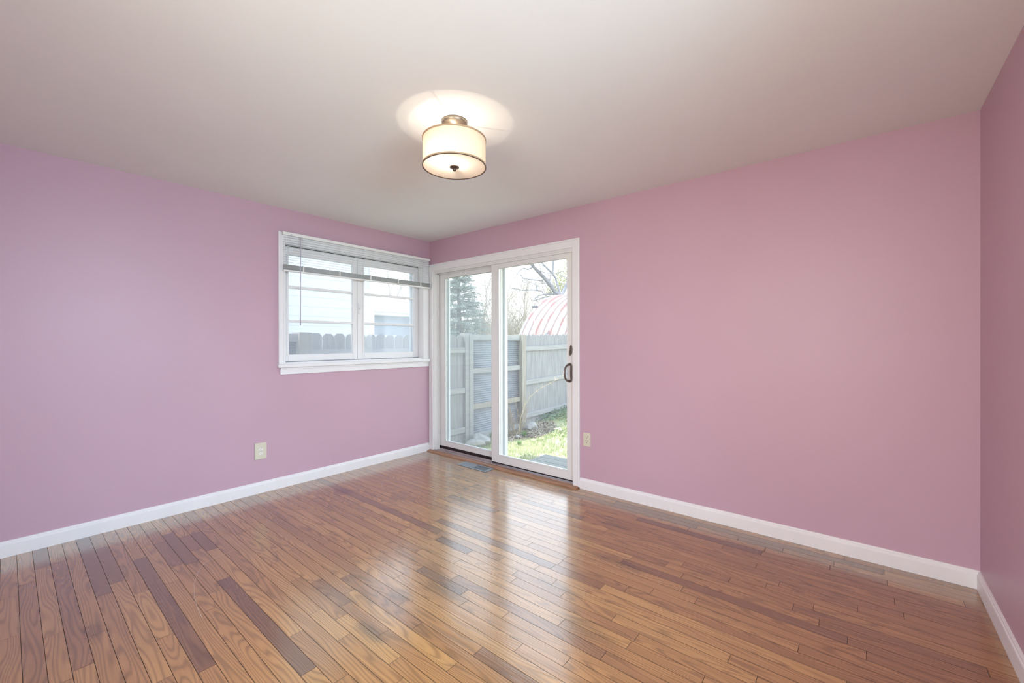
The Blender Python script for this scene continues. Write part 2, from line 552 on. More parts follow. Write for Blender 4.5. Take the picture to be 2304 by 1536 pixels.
# ================================================================ the room
# floor: strips along X
def make_floor():
    rnd = random.Random(11)
    v, f, uvs, tones = [], [], [], []
    W = .0612
    y = -.015 + .0005
    row = 0
    while y > YB:
        x = -.0 - rnd.random()*.5
        base = rnd.random()
        while x < LX:
            ln = rnd.choice([.28, .4, .55, .7, .9, 1.15, 1.5])*rnd.uniform(.85, 1.15)
            x1 = min(x+ln, LX)
            xa = max(x, 0)
            if x1 > xa:
                g = .0009
                n = len(v)
                ya, yb = max(y-W, YB), y
                v += [(xa+g, ya+g, 0), (x1-g, ya+g, 0), (x1-g, yb-g, 0), (xa+g, yb-g, 0)]
                f.append((n, n+1, n+2, n+3))
                ou, ov = rnd.random()*50, rnd.random()*50
                uvs += [(xa+ou, ya-y+W+ov), (x1+ou, ya-y+W+ov), (x1+ou, yb-y+W+ov), (xa+ou, yb-y+W+ov)]
                r = rnd.random()
                t = rnd.gauss(.56, .15)
                if r < .07:
                    t = rnd.uniform(0, .14)
                tones.append(min(1, max(0, t)))
            x += ln
        y -= W
        row += 1
    nb = len(v)
    v += [(0, YB, -.0012), (LX, YB, -.0012), (LX, .02, -.0012), (0, .02, -.0012)]
    v += [(0, YB, -.05), (LX, YB, -.05), (LX, .02, -.05), (0, .02, -.05)]
    f += [(nb, nb+1, nb+2, nb+3), (nb+7, nb+6, nb+5, nb+4)]
    tones += [0, 0]
    uvs += [(0, 0)]*8
    me = bpy.data.meshes.new('floor')
    me.from_pydata(v, [], f)
    ul = me.uv_layers.new(name='plank_uv')
    for i, q in enumerate(uvs):
        ul.data[i].uv = q
    a = me.attributes.new('tone', 'FLOAT', 'FACE')
    for i, t in enumerate(tones):
        a.data[i].value = t
    me.materials.append(M_floor)
    me.materials.append(M_gap)
    for p in me.polygons[-2:]:
        p.material_index = 1
    o = bpy.data.objects.new('floor', me)
    COL.objects.link(o)
    tag(o, kind='structure')
    # long thin pale scratch across the boards
    pts = [(.955, -2.30), (.97, -2.37), (.99, -2.447), (1.08, -2.50), (1.20, -2.545), (1.33, -2.575), (1.45, -2.592), (1.56, -2.60)]
    sv = MB()
    for k in range(len(pts)-1):
        (xa, ya), (xb, yb) = pts[k], pts[k+1]
        d = Vector((xb-xa, yb-ya, 0)).normalized()
        n_ = Vector((-d.y, d.x, 0))*rnd.uniform(.0004, .0010)
        b0 = len(sv.v)
        for q in ((xa, ya), (xb, yb)):
            sv.v += [(q[0]+n_.x, q[1]+n_.y, .0003), (q[0]-n_.x, q[1]-n_.y, .0003)]
        sv.f.append((b0, b0+1, b0+3, b0+2))
    sc = sv.build('scratch', mat('scratched_finish', (.50, .38, .30), .7), o)
    return o
make_floor()

def wall(name, boxes, ext):
    mb = MB()
    for b in boxes:
        mb.box(*b)
    o = mb.build(name, M_wall)
    o.data.materials.append(M_siding)
    for p in o.data.polygons:
        if ext(p.center, p.normal):
            p.material_index = 1
    return tag(o, kind='structure')
WY0, WY1, WZ0, WZ1 = -1.615, -.10, 1.06, 2.15
wall('wall_left', [(-WT, 0, YB-WT, WY0, -.35, H), (-WT, 0, WY1, WT, -.35, H), (-WT, 0, WY0, WY1, -.35, WZ0), (-WT, 0, WY0, WY1, WZ1, H)],
     lambda c, n: c.x < -WT+.01 or c.y > WT-.01)
DX0, DX1, DZ1 = .06, 1.975, 2.095
wall('wall_far', [(0, DX0, 0, WT, -.35, H), (DX1, LX+WT, 0, WT, -.35, H), (DX0, DX1, 0, WT, DZ1, H), (DX0, DX1, .02, WT, -.35, -.06)],
     lambda c, n: c.y > WT-.01)
wall('wall_right', [(LX, LX+WT, YB-WT, -3.1, 0, H), (LX, LX+WT, -1.8, 0, 0, H), (LX, LX+WT, -3.1, -1.8, 0, .9), (LX, LX+WT, -3.1, -1.8, 2.1, H)],
     lambda c, n: c.x > LX+WT-.01)
wall('wall_back', [(0, 2.45, YB-WT, YB, 0, H), (4.1, LX, YB-WT, YB, 0, H), (2.45, 4.1, YB-WT, YB, 2.1, H)],  # unseen opening added to let the back fill lamp shine in
     lambda c, n: c.y < YB-WT+.01)
tag(box(0, LX, YB, 0, H, H+.06).build('ceiling', M_ceiling), kind='structure')
tag(box(-WT-.6, LX+.7, YB-.7, WT+.42, H+.061, H+.2).build('roof', M_siding), kind='structure')
# hallway floor beyond the opening in the back wall
tag(box(2.3, 4.2, YB-1.2, YB, -.05, -.001).build('floor_hallway', mat('hallway_floor', (.36, .2, .1), .4)), kind='structure')

# baseboards with a rounded top bead
def baseboard(name, p0, p1, inward):
    prof = [(0, 0), (.0135, 0), (.0135, .070), (.0125, .076), (.009, .081), (.0085, .088), (.006, .093), (0, .094)]
    p0, p1 = Vector(p0), Vector(p1)
    inw = Vector(inward)
    d = (p1-p0)
    mb = MB().prism(prof, lambda a, b, t: p0 + d*t + inw*a + Vector((0, 0, b)), 0, 1)
    return tag(mb.build(name, M_base), kind='structure')
baseboard('baseboard_left', (0, YB, 0), (0, -.018, 0), (1, 0, 0))
baseboard('baseboard_far', (2.022, 0, 0), (LX, 0, 0), (0, -1, 0))
baseboard('baseboard_right', (LX, YB, 0), (LX, -.0135, 0), (-1, 0, 0))

# ---------------------------------------------------------------- window_1 (left wall)
def quadframe_x(x0, x1, y0, y1, z0, z1, l, r, b, t):
    """frame lying in an X plane: outer y0..y1, z0..z1, members l, r, b, t"""
    m = MB()
    m.box(x0, x1, y0, y0+l, z0, z1)
    m.box(x0, x1, y1-r, y1, z0, z1)
    m.box(x0, x1, y0+l, y1-r, z0, z0+b)
    m.box(x0, x1, y0+l, y1-r, z1-t, z1)
    return m
def quadframe_y(y0, y1, x0, x1, z0, z1, l, r, b, t):
    m = MB()
    m.box(x0, x0+l, y0, y1, z0, z1)
    m.box(x1-r, x1, y0, y1, z0, z1)
    m.box(x0+l, x1-r, y0, y1, z0, z0+b)
    m.box(x0+l, x1-r, y0, y1, z1-t, z1)
    return m
w1 = empty('window_1', (0, -.86, 1.0), kind='structure')
# casing boards
cs = MB()
cs.box(0, .018, -1.667, -1.612, 1.076, 2.228)
cs.box(0, .018, -.103, -.022, 1.076, 2.228)
cs.box(0, .018, -1.612, -.103, 2.145, 2.228)
cs.box(.0, .026, -1.668, -1.652, 1.076, 2.229)
cs.box(0, .023, -.108, -.095, 1.076, 2.15)
cs.box(0, .023, -1.625, -1.612, 1.076, 2.15)
cs.build('casing', M_white, w1, bevel=.003)
jb = quadframe_x(-WT-.012, 0, WY0-.001, WY1+.001, WZ0-.001, WZ1+.001, .012, .012, .030, .018)
jb.box(-.10, -.098, WY1-.03, WY1-.012, 1.09, 2.13)
jb.build('jamb', M_white, w1, bevel=.002)
MB().box(-.07, .045, -1.678, -.024, 1.044, 1.076).build('stool', M_white, w1, bevel=.007, seg=3)
ap = MB().box(0, .016, -1.652, -.024, .985, 1.044)
ap.box(0, .022, -1.652, -.024, 1.028, 1.044)
ap.build('apron', M_white, w1, bevel=.003)
XS0, XS1 = -.105, -.068
for (a, b, l, r, lab) in ((-1.602, -.879, .05, .048, 0), (-.876, -.113, .072, .058, 1)):
    sm = quadframe_x(XS0, XS1, a, b, 1.094, 2.128, l, r, .062, .072)
    sm.box(XS0+.008, XS1+.006, a+l-.014, a+l+.003, 1.150, 2.062)
    sm.box(XS0+.008, XS1+.006, b-r-.003, b-r+.014, 1.150, 2.062)
    sash = sm.build('sash', M_white, w1, bevel=.003)
    for z in (1.460, 1.765):
        sub(box(XS0+.004, XS1+.004, a+l-.012, b-r+.012, z-.011, z+.011), 'muntin', M_white, sash, w1, bevel=.003)
    sub(box(XS0+.014, XS0+.018, a+l-.004, b-r+.004, 1.15, 2.06), 'pane', M_wglass, sash, w1)
# dark strips painting the shade in the gap above the sashes
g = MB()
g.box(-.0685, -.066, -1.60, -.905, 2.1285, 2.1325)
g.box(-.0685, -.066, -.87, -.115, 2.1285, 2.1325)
g.build('head_gap', M_gap_shade, w1)
MB().box(-.067, -.0655, -1.60, -.115, 1.0905, 1.0935).build('sill_gap', mat('sill_gap_shade', (.25, .26, .32), .7), w1)  # strip painted as the shade of the gap under the sashes
# casement latch on the meeting stile
lt = MB().box(-.068, -.060, -.868, -.846, 1.555, 1.665)
lt.build('latch_plate', M_white, w1, bevel=.004)
lt = MB().box(-.060, -.040, -.864, -.850, 1.60, 1.615)
lt.tube([(-.045, -.857, 1.607), (-.040, -.857, 1.63), (-.043, -.857, 1.655)], [.006, .0055, .007], 10)
lt.build('latch_lever', M_white, w1, bevel=.002, smooth=False)
# outer storm frame
quadframe_x(-.185, -.165, -1.60, -.115, 1.09, 2.13, .035, .035, .03, .03).build('storm_frame', M_vinyl_out, w1, bevel=.002)

# ---------------------------------------------------------------- window blind
bl = empty('window_blind', (.03, -.83, 1.885), 'white mini blind raised nearly to the top of the window on the left wall', 'window blind')
BY0, BY1 = -1.640, -.030
hr = MB().box(.0265, .053, BY0, BY1, 2.200, 2.226)
hr.box(.0265, .0535, BY0-.001, BY0+.004, 2.198, 2.228)
hr.build('headrail', M_blindrail, bl, bevel=.002)
sl = MB()
def slat(mb, z, x0=.0305, tilt=-.0022, dy=0):
    n = len(mb.v)
    prof = [(0, 0), (.0045, .0006), (.0095, .0009), (.0145, .0006), (.019, 0)]
    for (a, h_) in prof:
        zz = z + h_ + tilt*(a/.019-.5)
        for yy in (BY0+.006+dy, BY1-.002+dy):
            mb.v.append((x0+a, yy, zz))
    m_ = len(prof)
    for i in range(m_-1):
        mb.f.append((n+2*i, n+2*i+1, n+2*i+3, n+2*i+2))
z = 2.182
while z > 1.955:
    slat(sl, z)
    z -= .0215
o = sl.build('slats', M_slat, bl, smooth=True)
md = o.modifiers.new('solid', 'SOLIDIFY')
md.thickness = .0006
st = MB()
rr_ = random.Random(3)
z = 1.902
while z < 1.945:
    slat(st, z, .0305+rr_.uniform(-.0012, .0012), rr_.uniform(-.001, .001), rr_.uniform(-.0015, .0015))
    z += .0021
o = st.build('slat_stack', M_slat, bl, smooth=True)
md = o.modifiers.new('solid', 'SOLIDIFY')
md.thickness = .0008
MB().box(.027, .053, BY0+.004, BY1, 1.884, 1.899).build('bottom_rail', M_blindrail, bl, bevel=.004, seg=3)
for y in (-1.47, -1.13, -.80, -.47, -.17):
    c = MB()
    for xx in (.0268, .0538):
        c.tube([(xx, y, 2.2), (xx, y, 1.90)], .0007, 6)
    c.tube([(.0545, y+.006, 2.2), (.0545, y+.006, 1.90)], .0009, 6)
    c.box(.0262, .0545, y-.003, y+.005, 1.8955, 1.948)
    c.build('ladder_cord', M_blindrail, bl)
MB().tube([(.056, -1.498, 2.20), (.060, -1.498, 2.185), (.059, -1.499, 1.80), (.056, -1.50, 1.417)], [.0025, .0042, .0042, .0045], 6).build('tilt_wand', M_wand, bl, smooth=True)
kn = MB().lathe([(0, 0), (.006, 0), (.006, .004), (0, .004)], (0, 0, 0), 12)
kn.v = [(.053+z_, -1.575+x_, 2.205+y_) for x_, y_, z_ in kn.v]
kn.build('rail_button', M_wand, bl)

# ---------------------------------------------------------------- door_1 sliding glass door (far wall)
d1 = empty('door_1', (1.0, 0, 0), kind='structure')
c = MB()
c.box(.004, .072, -.016, 0, .018, 2.165)
c.box(1.953, 2.021, -.016, 0, .012, 2.165)
c.box(.072, 1.953, -.016, 0, 2.088, 2.165)
c.box(.014, .024, -.019, 0, .018, 2.155)
c.box(2.004, 2.014, -.019, 0, .012, 2.155)
c.box(.014, 2.014, -.019, 0, 2.146, 2.156)
c.build('casing', M_white, d1, bevel=.0025)
fr = quadframe_y(-.002, WT+.01, DX0-.001, DX1+.001, -.03, DZ1+.001, .024, .024, .032, .024)
fr.box(DX0+.023, DX1-.023, .0, .012, 2.055, 2.072)
fr.box(DX0+.023, DX1-.023, .052, .062, 2.050, 2.072)
fr.box(DX0+.023, DX0+.040, .052, .062, .0, 2.072)
fr.build('frame', M_vinyl, d1, bevel=.002)
sl_ = MB().box(DX0+.02, DX1-.02, -.004, .075, .002, .018)
sl_.box(DX0+.02, DX1-.02, .062, .070, .018, .032)
sl_.box(DX0+.02, DX1-.02, -.004, .004, .018, .026)
sl_.box(DX0+.02, DX1-.02, .070, WT+.03, -.02, .014)
sl_.build('sill_track', M_sill, d1, bevel=.001)
# fixed leaf, set back
FX0, FX1 = .084, 1.045
fx = quadframe_y(.072, .112, FX0, FX1, .062, 2.072, .098, .105, .062, .070)
fx.box(FX0+.093, FX1-.10, .068, .074, .119, .127)
fixed = fx.build('fixed_leaf', M_vinyl, d1, bevel=.003)
sub(quadframe_y(.0745, .079, FX0+.097, FX1-.104, .122, 2.004, .004, .004, .004, .004), 'glazing_gasket', M_rubber, fixed, d1)
sub(box(FX0+.097, FX1-.104, .090, .094, .122, 2.004), 'pane', M_glass2, fixed, d1)
sub(box(FX0, .98, .074, .080, .018, .062), 'black_seal', M_black, fixed, d1)
ex = MB()
ex.box(FX0+.095, FX0+.118, .118, .140, .05, 2.07)
ex.box(.985, 1.030, .112, .146, .05, 2.07)
ex.box(1.030, 1.062, .118, .140, .05, 2.07)
ex.box(1.062, 1.072, .112, .150, .05, 2.07)
ex.build('outer_stile', M_vinyl_out, d1, bevel=.002)
# sliding leaf, in front
SX0, SX1 = .966, 1.952
sd = quadframe_y(.016, .054, SX0, SX1, .042, 2.070, .092, .072, .080, .060)
slid = sd.build('sliding_leaf', M_vinyl, d1, bevel=.003)
bead = quadframe_y(.012, .018, SX0+.084, SX1-.064, .114, 2.018, .010, .010, .010, .010)
sub(bead, 'glazing_bead', M_vinyl, slid, d1, bevel=.003)
sub(quadframe_y(.0165, .020, SX0+.092, SX1-.072, .121, 2.011, .0035, .0035, .0035, .0035), 'glazing_gasket', M_rubber, slid, d1)
sub(box(SX0+.092, SX1-.072, .033, .037, .122, 2.010), 'pane', M_glass, slid, d1)
sub(box(SX0+.002, SX1, .020, .050, .030, .0425), 'bottom_gap', M_black, slid, d1)  # black strip drawn for the dark gap under the sliding leaf
# pull handle: D loop standing out from the leaf, with an escutcheon
hx = SX1-.040
hm = MB()
pts = []
z0h, z1h = .912, 1.074
for i in range(25):
    t = -PI/2 + PI*i/24
    zc = (z0h+z1h)/2
    hh = (z1h-z0h)/2-.008
    yy = .012 - .088*math.cos(t)**.62 if abs(math.cos(t)) > 1e-6 else .012
    pts.append((hx, yy, zc + hh*math.sin(t)))
hm.tube(pts, [.0085 if 2 < i < 22 else .010 for i in range(25)], 10)
hm.tube([(hx, .014, z0h+.006), (hx, -.004, z0h+.008)], .012, 12)
hm.tube([(hx, .014, z1h-.006), (hx, -.004, z1h-.008)], .012, 12)
sub(hm, 'pull_handle', M_bronze, slid, d1, smooth=True)
es = MB()
outl = [(.013*math.cos(2*PI*i/28), .087*math.sin(2*PI*i/28)*(.9+.1*abs(math.cos(2*PI*i/28)))) for i in range(28)]
es.prism(outl, lambda a, b, t: (hx+.014+a, .016-t, .993+b), 0, .010)
sub(es, 'escutcheon', M_bronze, slid, d1, bevel=.003)
tl = MB()
outl = [(.0125*math.cos(2*PI*i/24), .042*math.sin(2*PI*i/24)) for i in range(24)]
tl.prism(outl, lambda a, b, t: (hx+.010+a, .016-t, 1.195+b), 0, .010)
tl.box(hx+.003, hx+.012, -.010, .008, 1.146, 1.19)
sub(tl, 'lock_latch', M_bronze, slid, d1, bevel=.002)
# wooden threshold
tag(MB().prism([(0, 0), (-.052, 0), (-.050, .006), (-.040, .012), (-.018, .016), (0, .018)], lambda a, b, t: (t, a-.003, b+.0003), .008, 2.012).build('trim_1', M_thresh), kind='structure')

# added_window put unseen in the right wall so the cool fill light enters
w2 = empty('added_window', (LX, -2.45, .9), kind='structure')
quadframe_x(LX, LX+.12, -3.1, -1.8, .9, 2.1, .05, .05, .05, .05).box(LX+.04, LX+.08, -2.47, -2.43, .9, 2.1).build('frame', M_white, w2, bevel=.003)
quadframe_x(LX-.018, LX, -3.17, -1.73, .83, 2.17, .07, .07, .07, .07).build('casing', M_white, w2, bevel=.003)

# ---------------------------------------------------------------- ceiling light
CX, CYL = 2.222, -1.640
ce = empty('ceiling_light', (CX, CYL, H), 'semi-flush drum ceiling light with cream fabric shade and lit frosted diffuser', 'ceiling light')
cc = (CX, CYL, H)
MB().lathe([(0, 0), (.068, 0), (.068, -.010), (.064, -.020), (.050, -.024), (.046, -.030), (.020, -.032), (0, -.032)], cc, 48).build('canopy', M_nickel, ce, smooth=True)
ZT, ZB, RS = 2.343, 2.198, .166
MB().tube([(CX, CYL, H-.03), (CX, CYL, ZB+.004)], .006, 10).build('stem', M_nickel, ce)
prof = [(RS, ZT-H), (RS+.0015, ZT-H), (RS+.0015, ZB-H), (RS, ZB-H)]
MB().lathe([(RS, ZT-H), (RS, ZB-H)], cc, 96).build('lamp_shade', M_shade, ce, smooth=True)
for zc in (ZT, ZB+.0072):
    MB().lathe([(RS-.002, zc-H+.0005), (RS+.0028, zc-H+.0005), (RS+.0028, zc-H-.0075), (RS-.002, zc-H-.0075)], cc, 96, closed=True).build('shade_binding', M_trimring, ce)
MB().lathe([(RS-.001, ZB-H), (RS+.0032, ZB-H), (RS+.0032, ZB-H-.003), (RS-.001, ZB-H-.003)], cc, 96, closed=True).build('rim', M_darkbronze, ce)
MB().lathe([(0, ZB-H+.003), (RS-.003, ZB-H+.003), (RS-.003, ZB-H), (0, ZB-H)], cc, 96).build('diffuser', M_diff, ce)
MB().lathe([(0, ZB-H+.001), (.025, ZB-H+.001), (.026, ZB-H-.003), (.022, ZB-H-.006), (.010, ZB-H-.008), (.009, ZB-H-.018), (.007, ZB-H-.022), (0, ZB-H-.023)], cc, 32).build('finial', M_darkbronze, ce, smooth=True)
for a in (-64, 54, 177):
    a = math.radians(a)
    MB().tube([(CX+.005*math.cos(a), CYL+.005*math.sin(a), ZT-.006), (CX+(RS-.001)*math.cos(a), CYL+(RS-.001)*math.sin(a), ZT-.006)], .0022, 8).build('spider_arm', M_nickel, ce)
for bx_, by_, k in ((.015, -.025, 1), (.005, -.10, .35)):
    light('POINT', 'bulb', (CX+bx_, CYL+by_, 2.236), None, 1.5*k, (1, .86, .70), shadow_soft_size=.006)

# ---------------------------------------------------------------- outlets
def receptacle_holes(mb, f, w=.006):
    mb.prism([(-.0085, .004), (-.0065, .004), (-.0065, .011), (-.0085, .011)], f, 0, .0006)
    mb.prism([(.0055, .004), (.0080, .004), (.0080, .012), (.0055, .012)], f, 0, .0006)
    mb.prism([(.0035*math.cos(2*PI*i/12), -.006+.0035*math.sin(2*PI*i/12)) for i in range(12)], f, 0, .0006)
# left wall: ivory oversized plate with two round-faced sockets
yc, zc = -1.806, .352
ol = empty('wall_outlet', (0, yc, zc), 'ivory wall outlet with a wide plate, low on the wall under the left window', 'wall outlet', 'duplex wall outlets')
MB().prism([(-.046, -.069), (.046, -.069), (.046, .069), (-.046, .069)], lambda a, b, t: (t, yc+a, zc+b), 0, .007).build('cover_plate', M_ivory, ol, bevel=.003, seg=3)
for s in (1, -1):
    zz = zc + .0175*s
    face = [(.0165*math.cos(t), max(-.0125, min(.0125, .0175*math.sin(t)))) for t in [2*PI*i/24 for i in range(24)]]
    rc = MB().prism(face, lambda a, b, t: (.006+t, yc+a, zz+b), 0, .0035).build('receptacle', M_ivory2, ol, bevel=.001)
    hmb = MB()
    receptacle_holes(hmb, lambda a, b, t: (.0095+t, yc+a, zz+b))
    sub(hmb, 'slots', M_slot, rc, ol)
MB().prism([(.003*math.cos(2*PI*i/12), .003*math.sin(2*PI*i/12)) for i in range(12)], lambda a, b, t: (.007+t, yc+a, zc+b), 0, .0015).build('screw', mat('outlet_screw', (.3, .29, .26), .4, metal=.6), ol)
# far wall: rectangular decorator style
xc, zc2 = 2.088, .430
o2 = empty('wall_outlet', (xc, 0, zc2), 'ivory wall outlet with rectangular insert, right beside the sliding door casing', 'wall outlet', 'duplex wall outlets')
MB().prism([(-.036, -.058), (.036, -.058), (.036, .058), (-.036, .058)], lambda a, b, t: (xc+a, -t, zc2+b), 0, .006).build('cover_plate', M_ivory, o2, bevel=.003, seg=3)
rc = MB().prism([(-.0165, -.033), (.0165, -.033), (.0165, .033), (-.0165, .033)], lambda a, b, t: (xc+a, -.005-t, zc2+b), 0, .0025).build('receptacle', M_ivory, o2, bevel=.001)
for s in (1, -1):
    hmb = MB()
    receptacle_holes(hmb, lambda a, b, t: (xc+a, -.0076-t, zc2+.017*s+b))
    sub(hmb, 'slots', M_slot, rc, o2)
for s in (1, -1):
    MB().prism([(.0025*math.cos(2*PI*i/12), .0025*math.sin(2*PI*i/12)) for i in range(12)], lambda a, b, t: (xc+a, -.006-t, zc2+.048*s+b), 0, .0012).build('screw', M_ivory, o2)

# ---------------------------------------------------------------- floor register
fr_ = empty('floor_register', (.87, -.13, 0), 'grey metal floor register in the boards in front of the sliding door', 'floor vent')
x0, x1, y0, y1 = .672, 1.078, -.200, -.066
m_ = MB()
m_.box(x0, x1, y0, y0+.018, .0004, .0045)
m_.box(x0, x1, y1-.018, y1, .0004, .0045)
m_.box(x0, x0+.030, y0+.018, y1-.018, .0004, .0045)
m_.box(x1-.030, x1, y0+.018, y1-.018, .0004, .0045)
xm = (x0+x1)/2
m_.box(xm-.003, xm+.003, y0+.018, y1-.018, .0004, .0045)
m_.build('frame', M_register, fr_, bevel=.0012)
box(x0+.03, x1-.03, y0+.018, y1-.018, .0003, .0009).build('duct_shade_plate', M_regdark, fr_)  # dark plate painted as the shade inside the duct
for (xa, xb, sgn) in ((x0+.032, xm-.004, -1), (xm+.004, x1-.032, 1)):
    lm = MB()
    x = xa
    while x < xb-.004:
        wd = .0058 if sgn < 0 else .0024  # louvre width imitates the bright left bank and dark right bank
        lm.box(x, x+wd, y0+.019, y1-.019, .0012 if sgn < 0 else .0009, .0040 if sgn < 0 else .0017)
        x += .0072
    lm.box(xa, xb, (y0+y1)/2-.0025, (y0+y1)/2+.0025, .0012, .0042)
    lm.build('louvre_bank', M_register, fr_)

# ================================================================ the yard
def gz(x, y):
    k = min(1, max(0, (y-2.4)/2.6))
    k = k*k*(3-2*k)
    j = min(1, max(0, (1.2-x)/2.2))
    return -.36 + .17*k*j + .012*math.sin(x*5.1+1)*math.cos(y*4.3)
def ground():
    v, f = [], []
    xs = [-70, -40, -25, -15, -10, -7, -5, -3.5, -2.5] + [-1.9+.16*i for i in range(34)] + [4.5, 6, 9, 14, 25, 45, 70]
    ys = [-30, -12, -6, -3, -1.4, -.6, 0, .3] + [.5+.16*i for i in range(38)] + [7.5, 9, 12, 16, 22, 32, 50, 90]
    for y in ys:
        for x in xs:
            v.append((x, y, gz(x, y) if (x > -30 and y < 40) else -.3))
    n = len(xs)
    for j in range(len(ys)-1):
        for i in range(n-1):
            f.append((j*n+i, j*n+i+1, (j+1)*n+i+1, (j+1)*n+i))
    mb = MB()
    mb.v, mb.f = v, f
    return tag(mb.build('ground', M_dirt, smooth=True), kind='structure')
ground()

# fence along X = -1
FXX = -1.0
rf = random.Random(21)
def picket_mb(y, w, zb, zt, x=FXX):
    g_ = .0
    c_ = .032
    out = [(-w/2, zb), (w/2, zb), (w/2, zt-c_*1.3), (w/2-.012, zt-.018), (w/2-c_, zt), (-w/2+c_, zt), (-w/2+.012, zt-.018), (-w/2, zt-c_*1.3)]
    return MB().prism(out, lambda a, b, t: (x-t, y+a, b), 0, .016)
def picket_section(ya, yb, label, ztop, posts, x=FXX, lean=0, dz=0):
    root = empty('picket_fence', (x, (ya+yb)/2, gz(x, (ya+yb)/2)), label, 'fence', 'weathered board fence sections')
    n = int(round((yb-ya)/.1405))
    p = (yb-ya)/n
    for i in range(n):
        y = ya + p*(i+.5)
        wd = .136 + rf.uniform(-.004, .002)
        if i % 4 == 3:
            wd -= .009
        zt = ztop + rf.uniform(-.006, .006) + dz*(i/n)
        picket_mb(y + rf.uniform(-.0015, .0015), wd, gz(x, y)-.03 if i % 3 else gz(x, y)-.01, zt, x+lean*(y-ya)).build('picket', M_grey_wood, root, bevel=.002)
    for zr in (1.14, .50, -.13):
        r = MB()
        k = n
        r.prism([(0, -.044), (.036, -.044), (.036, .044), (0, .044)], lambda a, b, t: (x + lean*(t-ya) + a + .001, t, zr + b + dz*(t-ya)/(yb-ya)), ya, yb)
        r.build('rail', M_rail_wood, root, bevel=.003)
    for yp in posts:
        MB().box(x+.002, x+.085, yp-.043, yp+.043, gz(x, yp)-.1, ztop-.03).build('post', M_grey_wood_b, root, bevel=.004)
    return root
picket_section(-.93, 1.50, 'grey dog-eared picket fence section outside the left window, left of the corrugated panel', 1.372, [])
picket_section(3.02, 6.4, 'grey board fence section running back right of the corrugated metal panel', 1.41, [5.4], lean=-.03, dz=.06)
def tin_section(ya, yb, label, ztop):
    root = empty('corrugated_fence_panel', (FXX, (ya+yb)/2, gz(FXX, ya)), label, 'fence panel', 'wood framed corrugated panels in the fence')
    # corrugated sheet, ridges level
    mb = MB()
    pitch, amp = .0365, .009
    zb, zt = -.25, ztop-.05
    nz_ = int((zt-zb)/pitch*8)
    for i in range(nz_+1):
        z_ = zb + (zt-zb)*i/nz_
        x_ = FXX + .012 + amp*math.sin(2*PI*(z_-zb)/pitch)
        mb.v += [(x_, ya+.08, z_), (x_, yb-.01, z_)]
    for i in range(nz_):
        mb.f.append((2*i, 2*i+1, 2*i+3, 2*i+2))
    o = mb.build('corrugated_sheet', M_tin, root, smooth=True)
    md = o.modifiers.new('solid', 'SOLIDIFY')
    md.thickness = .0012
    MB().box(FXX-.09, FXX+.045, ya, ya+.085, gz(FXX, ya)-.1, ztop+.018).build('post', M_rail_wood, root, bevel=.004)
    MB().box(FXX-.02, FXX+.062, ya+.085, ya+.165, gz(FXX, ya)-.08, ztop).build('stile', M_rail_wood, root, bevel=.004)
    MB().box(FXX-.09, FXX+.105, yb-.075, yb+.012, gz(FXX, yb)-.1, ztop+.018).build('post', M_grey_wood_b, root, bevel=.004)
    MB().box(FXX+.03, FXX+.070, yb+.012, yb+.085, gz(FXX, yb)-.1, ztop+.016).build('batten', M_grey_wood_b, root, bevel=.004)
    for (za, zb2, mm) in ((ztop-.09, ztop, M_rail_wood), (.757, .842, M_rail_wood), (.175, .262, M_grey_wood_b)):
        MB().box(FXX+.022, FXX+.058, ya+.16, yb-.075, za, zb2).build('rail', mm, root, bevel=.004)
    MB().box(FXX+.0, FXX+.04, ya+.16, yb-.075, gz(FXX, ya)-.04, -.235).build('kickboard', M_rail_wood, root, bevel=.004)
    return root
tin_section(1.50, 2.955, 'corrugated grey metal fence panel framed in weathered wood, seen through the sliding door', 1.392)
tin_section(-2.55, -1.02, 'corrugated metal fence panel seen low at the left edge of the window', 1.362)

# deck
dk = empty('deck', (2.4, .6, -.1), 'weathered grey plank deck just outside the sliding door', 'deck')
y = .215
while y < 1.02:
    MB().box(.93, 4.4, y, y+.130, -.138, -.10).build('deck_board', M_deck, dk, bevel=.004)
    y += .136
MB().box(.95, 4.38, .22, 1.0, gz(1, .6)-.05, -.139).build('deck_frame', M_grey_wood_b, dk)

# rocks
def rock(name, loc, sz, label, seed, group='pale garden stones', m=M_rock):
    bm = bmesh.new()
    bmesh.ops.create_icosphere(bm, subdivisions=4, radius=1)
    rn = random.Random(seed)
    dirs = [(Vector((rn.gauss(0, 1), rn.gauss(0, 1), rn.gauss(0, 1))).normalized(), rn.uniform(.6, .92)) for _ in range(16)]
    for v in bm.verts:
        p = v.co.normalized()
        k = 1.0
        for d_, h_ in dirs:
            q = p.dot(d_)
            if q*k > h_:
                k = h_/q
        v.co = Vector((p.x*k*sz[0], p.y*k*sz[1], p.z*k*sz[2]))
    me = bpy.data.meshes.new(name)
    bm.to_mesh(me)
    bm.free()
    me.materials.append(m)
    o = bpy.data.objects.new(name, me)
    o.location = loc
    o.rotation_euler = (0, 0, rn.uniform(0, 3))
    COL.objects.link(o)
    return tag(o, label, 'rock', group)
def on_ground(x, y):
    """where the photo pixel meets the yard"""
    p = CAM
    q = at(x, y, 1) - CAM
    t = (-.36-p.z)/q.z
    for _ in range(6):
        g_ = p + q*t
        t = (gz(g_.x, g_.y)-p.z)/q.z
    g_ = p + q*t
    return g_
def rk(px, py, sz, label, seed):
    g_ = on_ground(px, py)
    rock('garden_stone', (max(g_.x, FXX+.12+sz[0]*.8), g_.y, gz(g_.x, g_.y)+sz[2]*.5), sz, label, seed)
rk(1043, 996, (.17, .13, .07), 'flat pale stone at the foot of the fence, leftmost in the left door pane', 1)
